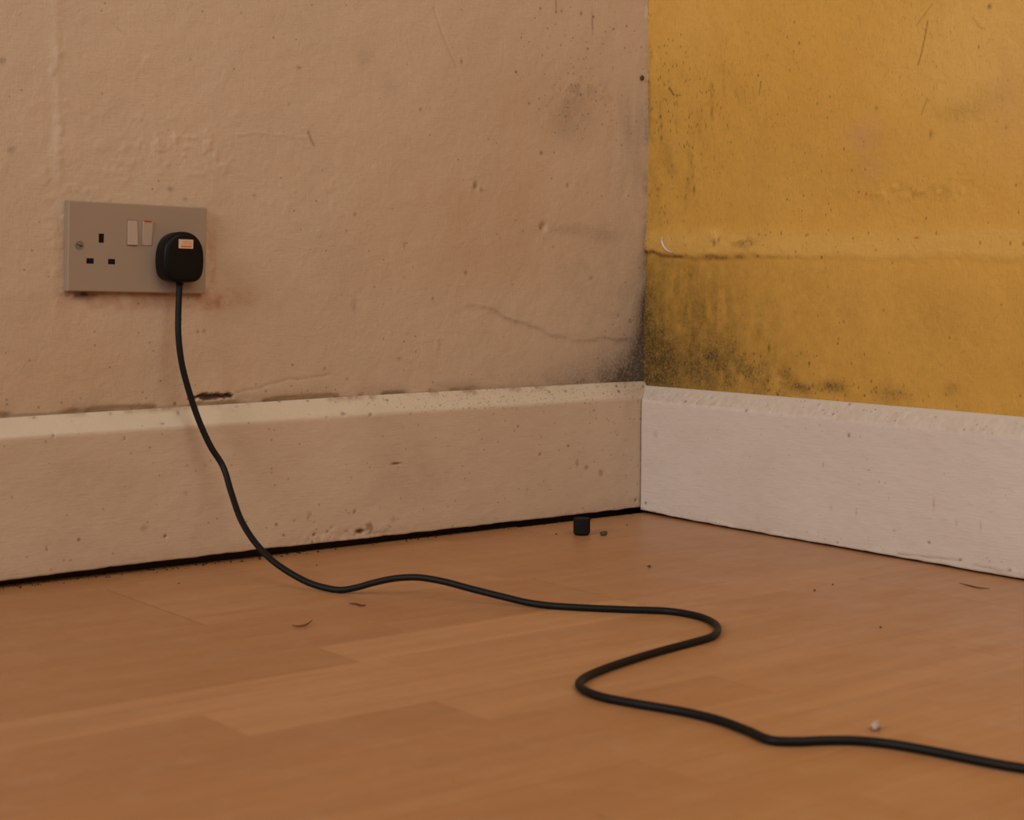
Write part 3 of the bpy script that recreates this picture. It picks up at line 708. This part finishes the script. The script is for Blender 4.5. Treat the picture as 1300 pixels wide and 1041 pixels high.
# ================================================================== PLUG AND CABLE
lead = bpy.data.objects.new('power_lead', None); col.objects.link(lead)
lead.location = (-.6340, -.0200, .2761)
tag(lead, 'black plug in the socket with its black cable trailing across the floor', 'plug lead')
Rm = Matrix.Rotation(SROT, 4, 'Y'); S_ORG = Vector((-.7460, -.0002, .2761)); INV = Matrix.Translation(-lead.location)
def s2l(x, y, z): return (Rm @ Vector((x*mm, y*mm, z*mm)) + S_ORG) - lead.location    # socket mm -> lead-local
def plug_outline(sc=1.0, inset=0.0):
    """front outline: domed top, gently narrowing waist, rounded bottom; centre (111.5, 36)"""
    half = [(0, 60.6), (6, 60.0), (11, 58.0), (15.4, 54.6), (18.9, 49.6), (21.0, 43.5), (21.9, 36.5), (22.0, 29.5), (21.3, 22.5), (19.4, 16.8), (16.0, 13.0), (9.5, 11.1), (0, 10.7)]
    pts = [(x, z) for x, z in half]+[(-x, z) for x, z in half[::-1][1:-1]]
    P_ = [Vector((x, 0, z-36)) for x, z in pts]; n = len(P_); out = []
    for i in range(n):                                  # smooth resample
        p0, p1, p2, p3 = P_[i-1], P_[i], P_[(i+1) % n], P_[(i+2) % n]
        for t in (0, .5):
            out.append(.5*((2*p1)+(-p0+p2)*t+(2*p0-5*p1+4*p2-p3)*t*t+(-p0+3*p1-3*p2+p3)*t**3))
    res = []
    for p in out:
        L_ = math.hypot(p.x, p.z); k = (L_*sc-inset)/L_
        res.append((111.5+p.x*k, 36+p.z*k))
    return res
layers = [(-9.2, .955, 0), (-10.2, .965, 0), (-17.0, .985, 0), (-24.5, 1.0, 0), (-27.0, 1.0, .35), (-28.8, 1.0, 1.1), (-29.8, 1.0, 2.4), (-30.1, 1.0, 4.2), (-30.1, 1.0, 12.0)]
V = []; F = []
for y, sc, ins in layers:
    ring = plug_outline(sc, ins); n = len(ring)
    V += [tuple(s2l(x, y, z)) for x, z in ring]
for l in range(len(layers)-1):
    for k in range(n): F.append((l*n+k, l*n+(k+1) % n, (l+1)*n+(k+1) % n, (l+1)*n+k))
F.append(tuple(range(n))); F.append(tuple((len(layers)-1)*n+k for k in range(n)))
me = pymesh('plug_body', V, F); bm = bmesh.new(); bm.from_mesh(me); bmesh.ops.recalc_face_normals(bm, faces=bm.faces); bm.to_mesh(me); bm.free()
me.polygons.foreach_set('use_smooth', [len(p.vertices) == 4 for p in me.polygons])
plug = new_obj('plug_body', me, M_BLACK, lead); tag(plug, 'moulded black three-pin plug')
# label with two lines of small red print and a red bar, on the plug's face
def local_box(name, x0, x1, y0, y1, z0, z1, mat, parent, bev=0):
    bm = bmesh.new(); bm_box(bm, x0*mm, x1*mm, y0*mm, y1*mm, z0*mm, z1*mm, bev)
    for vv in bm.verts: vv.co = (Rm @ vv.co + S_ORG) - lead.location
    return new_obj(name, bm_mesh(name, bm), mat, parent)
lab = local_box('fuse_label', 104.6, 120.2, -30.25, -30.0, 44.2, 53.0, M_LABEL, plug); tag(lab, 'small cream label with red print')
pr = random.Random(3)
bm = bmesh.new()
for zc_, x0, x1, hh in ((51.0, 108.6, 118.3, .55), (49.0, 108.6, 118.3, .6)):
    x = x0
    while x < x1:
        w_ = pr.uniform(.5, 1.2); bm_box(bm, x*mm, min(x+w_, x1)*mm, -30.33*mm, -30.2*mm, (zc_-hh*pr.uniform(.7, 1))*mm, (zc_+hh*pr.uniform(.7, 1))*mm); x += w_+pr.uniform(.25, .7)
bm_box(bm, 107.0*mm, 118.6*mm, -30.33*mm, -30.2*mm, 45.2*mm, 47.1*mm)
for vv in bm.verts: vv.co = (Rm @ vv.co + S_ORG) - lead.location
o = new_obj('label_print', bm_mesh('label_print', bm), M_PRINT, lab)
# cable
CR = .0031
hang = [(228, 352, -.0195), (228, 358, -.0195), (226.5, 395, -.022), (226.5, 425, -.025), (230.5, 460, -.028), (238.5, 492, -.031), (251, 530, -.036), (267, 566, -.043), (283, 592, -.050), (293.5, 625, -.068),
        (306, 660, -.095), (325, 690, -.125), (350, 715, -.155), (388, 738, -.190), (410, 745.5, -.207)]
pts = [onY(*q) for q in hang]
pts += [onZ(432, 749, CR)]
Aa, Bb = onZ(432, 749, CR), onZ(700, 769, CR); nn = np.cross(Bb-Aa, [0, 0, 1])
for q in [(452, 746), (474, 740), (500, 734.5), (530, 733), (562, 738), (600, 748), (640, 758), (670, 765)]:
    d = _ray(*q); pts.append(CAM + ((Aa-CAM)@nn)/(d@nn)*d)
floorpx = [(700, 769), (740, 771.5), (800, 774), (850, 776), (885, 782), (905, 790), (911.5, 799), (904, 808), (885, 814), (840, 826), (800, 838), (765, 850), (743, 860), (735, 868), (743, 877), (765, 885), (800, 892), (870, 904), (915, 915), (950, 928), (980, 940), (1010, 941.5), (1050, 940), (1090, 940.5), (1130, 944.5), (1180, 953)]
pts += [onZ(px, py, CR) for px, py in floorpx]
e = np.array(pts[-1]); pts += [e+np.array([.012, -.05, 0]), e+np.array([.05, -.14, 0]), e+np.array([.03, -.26, 0]), e+np.array([-.10, -.40, 0]), e+np.array([-.35, -.52, 0]), e+np.array([-.7, -.60, 0])]
path = catmull(pts, 8)
path = [Vector((p.x, p.y, max(p.z, CR*.98))) for p in path]
o = new_obj('cable', tube('cable', [p-lead.location for p in path], CR, 14), M_CORD, lead)
# cable grip at the plug's lower edge
p0 = Vector(pts[0]); p1 = Vector(pts[1])
ax_ = Vector((.0004, -.0002, -1)).normalized()
gp = [Vector(pts[1])-ax_*.004, Vector(pts[1]), Vector(pts[1])+ax_*.0035]
o = new_obj('cable_grip', tube('cable_grip', [p-lead.location for p in gp], [.0042, .0042, .0034], 16), M_BLACK, lead)

# ================================================================== SMALL THINGS
# ribbed black cap standing by the skirting
def cap_mesh():
    n = 72; rings = [(.60, 0.0), (.84, .0003), (.88, .0010), (.93, .0018), (1.0, .0026), (1.0, .0172), (.985, .0184), (.94, .0191), (.82, .0193), (.70, .0190), (.3, .0187)]
    R_ = .0094; V = []; F = []
    for r, z in rings:
        for k in range(n):
            rib = 1.0-(.055 if (k % 3 == 0 and r > .93) else 0)
            a = 2*math.pi*k/n; V.append((R_*r*rib*math.cos(a), R_*r*rib*math.sin(a), z))
    for l in range(len(rings)-1):
        for k in range(n): F.append((l*n+k, l*n+(k+1) % n, (l+1)*n+(k+1) % n, (l+1)*n+k))
    F.append(tuple(range(n))[::-1]); F.append(tuple((len(rings)-1)*n+k for k in range(n)))
    return pymesh('rubber_cap', V, F)
cap = new_obj('rubber_cap', cap_mesh(), M_RUBBER); cp = onZ(738.5, 679, 0); cap.location = (cp[0], cp[1], 0)
tag(cap, 'small black ribbed cap standing on the floor near the skirting corner', 'cap')

def lump(name, r, squash, seed, mat, sub=3):
    bm = bmesh.new(); bmesh.ops.create_icosphere(bm, subdivisions=sub, radius=1.0)
    rs = np.random.RandomState(seed); ph = rs.rand(9)*6.3; fr = 1.5+rs.rand(9)*2.6
    for v in bm.verts:
        c = v.co; k = 1+.16*math.sin(fr[0]*c.x+ph[0]+fr[1]*c.y)+.14*math.sin(fr[2]*c.y*1.7+ph[2]+c.z*fr[3])+.10*math.sin(fr[4]*2*c.z+ph[4]+fr[5]*c.x*2)
        v.co = Vector((c.x*r*k, c.y*r*k*.75, max(c.z*k, -.8)*r*squash))
    zmin = min(v.co.z for v in bm.verts)
    for v in bm.verts: v.co.z -= zmin
    return new_obj(name, bm_mesh(name, bm, sub > 2), mat)
g = lump('grit_lump', .0042, .62, 4, M_GRIT); p = onZ(766, 679.5, 0); g.location = (p[0], p[1], 0); g.rotation_euler = (0, 0, -.6)
tag(g, 'grey brown lump of grit lying beside the black cap', 'grit')
crumbs = [((824, 720), .0022, 'dark crumb on the floor midway between black cap and cable bend'), ((796, 667), .0012, 'tiny brown crumb on the floor right under the skirting corner'),
          ((706, 678.5), .0012, 'tiny brown crumb on the floor left of the black cap'), ((1118, 797), .0013, 'tiny brown crumb alone on open floor right of the cable bend'),
          ((227, 741), .0010, 'tiny crumb on the floor below the left skirting, left of the cable'), ((1034, 750), .0014, 'tiny brown crumb nearer the middle of the white skirting'),
          ((402, 718), .0010, 'tiny crumb on the floor just right of the falling cable'), ((1057, 742.5), .0010, 'tiny crumb right beside another below the white skirting')]
for i, (q, r, lb) in enumerate(crumbs):
    c = lump('crumb', r, .6, 20+i, M_CRUMB, 2); p = onZ(q[0], q[1], 0); c.location = (p[0], p[1], 0); c.rotation_euler = (0, 0, i*1.3)
    tag(c, lb, 'crumb', 'crumbs scattered on the laminate')
def thread(name, px, r, label, mat, lift=None):
    ps = [Vector(onZ(x, y, 0)) for x, y in px]
    base = ps[0].copy()
    P_ = catmull([(p.x-base.x, p.y-base.y, r+(lift[i] if lift else 0)) for i, p in enumerate(ps)], 6)
    n = len(P_); rad = [r*(.35+.65*math.sin(math.pi*min(max(i/(n-1), .04), .96))) for i in range(n)]
    o = new_obj(name, tube(name, P_, rad, 6), mat); o.location = base
    return tag(o, label, 'debris')
thread('wood_shaving', [(371, 795), (379, 797), (388, 796), (396, 791.5)], .0009, 'thin curled brown shaving on the floor left of the cable arch', M_CRUMB, [0, .0006, .0010, .0016])
thread('fibre', [(1218, 741), (1230, 744), (1243, 747), (1256, 748)], .0007, 'dark fibre lying on the floor close to the right end of the white skirting', M_CRUMB)
thread('dust_strand', [(443, 767), (452, 768), (460, 770), (464, 769)], .0010, 'short brown strand of dust below the cable arch', M_CRUMB)
# pale fluff in the foreground
fb = lump('dust_fluff', .0040, .9, 61, M_FLUFF); p = onZ(1111, 927, 0); fb.location = (p[0], p[1], 0)
tag(fb, 'pale tuft of fluff on the foreground floor beside the cable end', 'fluff')
# nail in the left wall beside the corner
bm = bmesh.new(); n = 20; prev = None
for r, y in [(.0009, .004), (.0009, -.0006), (.0029, -.0008), (.0031, -.0016), (.0024, -.0024), (.0010, -.0026)]:
    cur = [bm.verts.new((r*math.cos(2*math.pi*k/n), y, r*math.sin(2*math.pi*k/n))) for k in range(n)]
    if prev:
        for k in range(n): bm.faces.new((prev[k], prev[(k+1) % n], cur[(k+1) % n], cur[k]))
    prev = cur
bm.faces.new(prev)
nail = new_obj('nail', bm_mesh('nail', bm, True), M_NAIL); q = LW(814, 99); nail.location = (q[0], -.0006, q[1])
tag(nail, 'dark rusty nail head in the magnolia wall near the top of the corner', 'nail')
# curl of peeled paint on the yellow wall
cl = [RW(842, 301), RW(841.5, 307), RW(844, 313), RW(848.5, 318), RW(855, 321)]
wd = [.0006, .0013, .0014, .0010, .0002]
base = Vector((.0, cl[2][0], cl[2][1])); V = []; F = []
for i, ((yy, zz), w_) in enumerate(zip(cl, wd)):
    j0 = cl[max(i-1, 0)]; j1 = cl[min(i+1, 4)]; t = Vector((0, j1[0]-j0[0], j1[1]-j0[1])).normalized(); nrm = Vector((0, -t.z, t.y))
    cpt = Vector((-.0012, yy, zz))-base
    V += [cpt-nrm*w_, cpt+Vector((-.0022, 0, 0)), cpt+nrm*w_+Vector((-.0014, 0, 0)), cpt+Vector((-.0009, 0, 0))]
for i in range(4):
    for k in range(4): F.append((i*4+k, i*4+(k+1) % 4, i*4+4+(k+1) % 4, i*4+4+k))
F += [(0, 3, 2, 1), (16, 17, 18, 19)]
me = pymesh('paint_flake', V, F); bm = bmesh.new(); bm.from_mesh(me); bmesh.ops.recalc_face_normals(bm, faces=bm.faces); bm.to_mesh(me); bm.free()
pf = new_obj('paint_flake', me, M_FLAKE); pf.location = base
tag(pf, 'white curl of peeling paint on the yellow wall beside the corner', 'paint flake')
# dirt gathered under the left skirting board
rs = np.random.RandomState(5); V = []; F = []
for k in range(420):
    x = -rs.rand()*.86 if k < 260 else -.48-rs.rand()*.36
    y = -.004-rs.rand()**1.5*.022; s_ = .0004+rs.rand()**3*.0016
    x0 = len(V); a = rs.rand()*6.3
    for t in range(3): V.append((x+s_*math.cos(a+t*2.09), y+s_*.8*math.sin(a+t*2.09), .0001))
    V.append((x, y, s_*(.7+rs.rand()*.6)))
    F += [(x0, x0+1, x0+3), (x0+1, x0+2, x0+3), (x0+2, x0, x0+3), (x0, x0+2, x0+1)]
dt = new_obj('dirt', pymesh('dirt', V, F), M_DIRT)
tag(dt, 'dark dirt gathered in the gap under the cream skirting', 'dirt', kind='stuff')
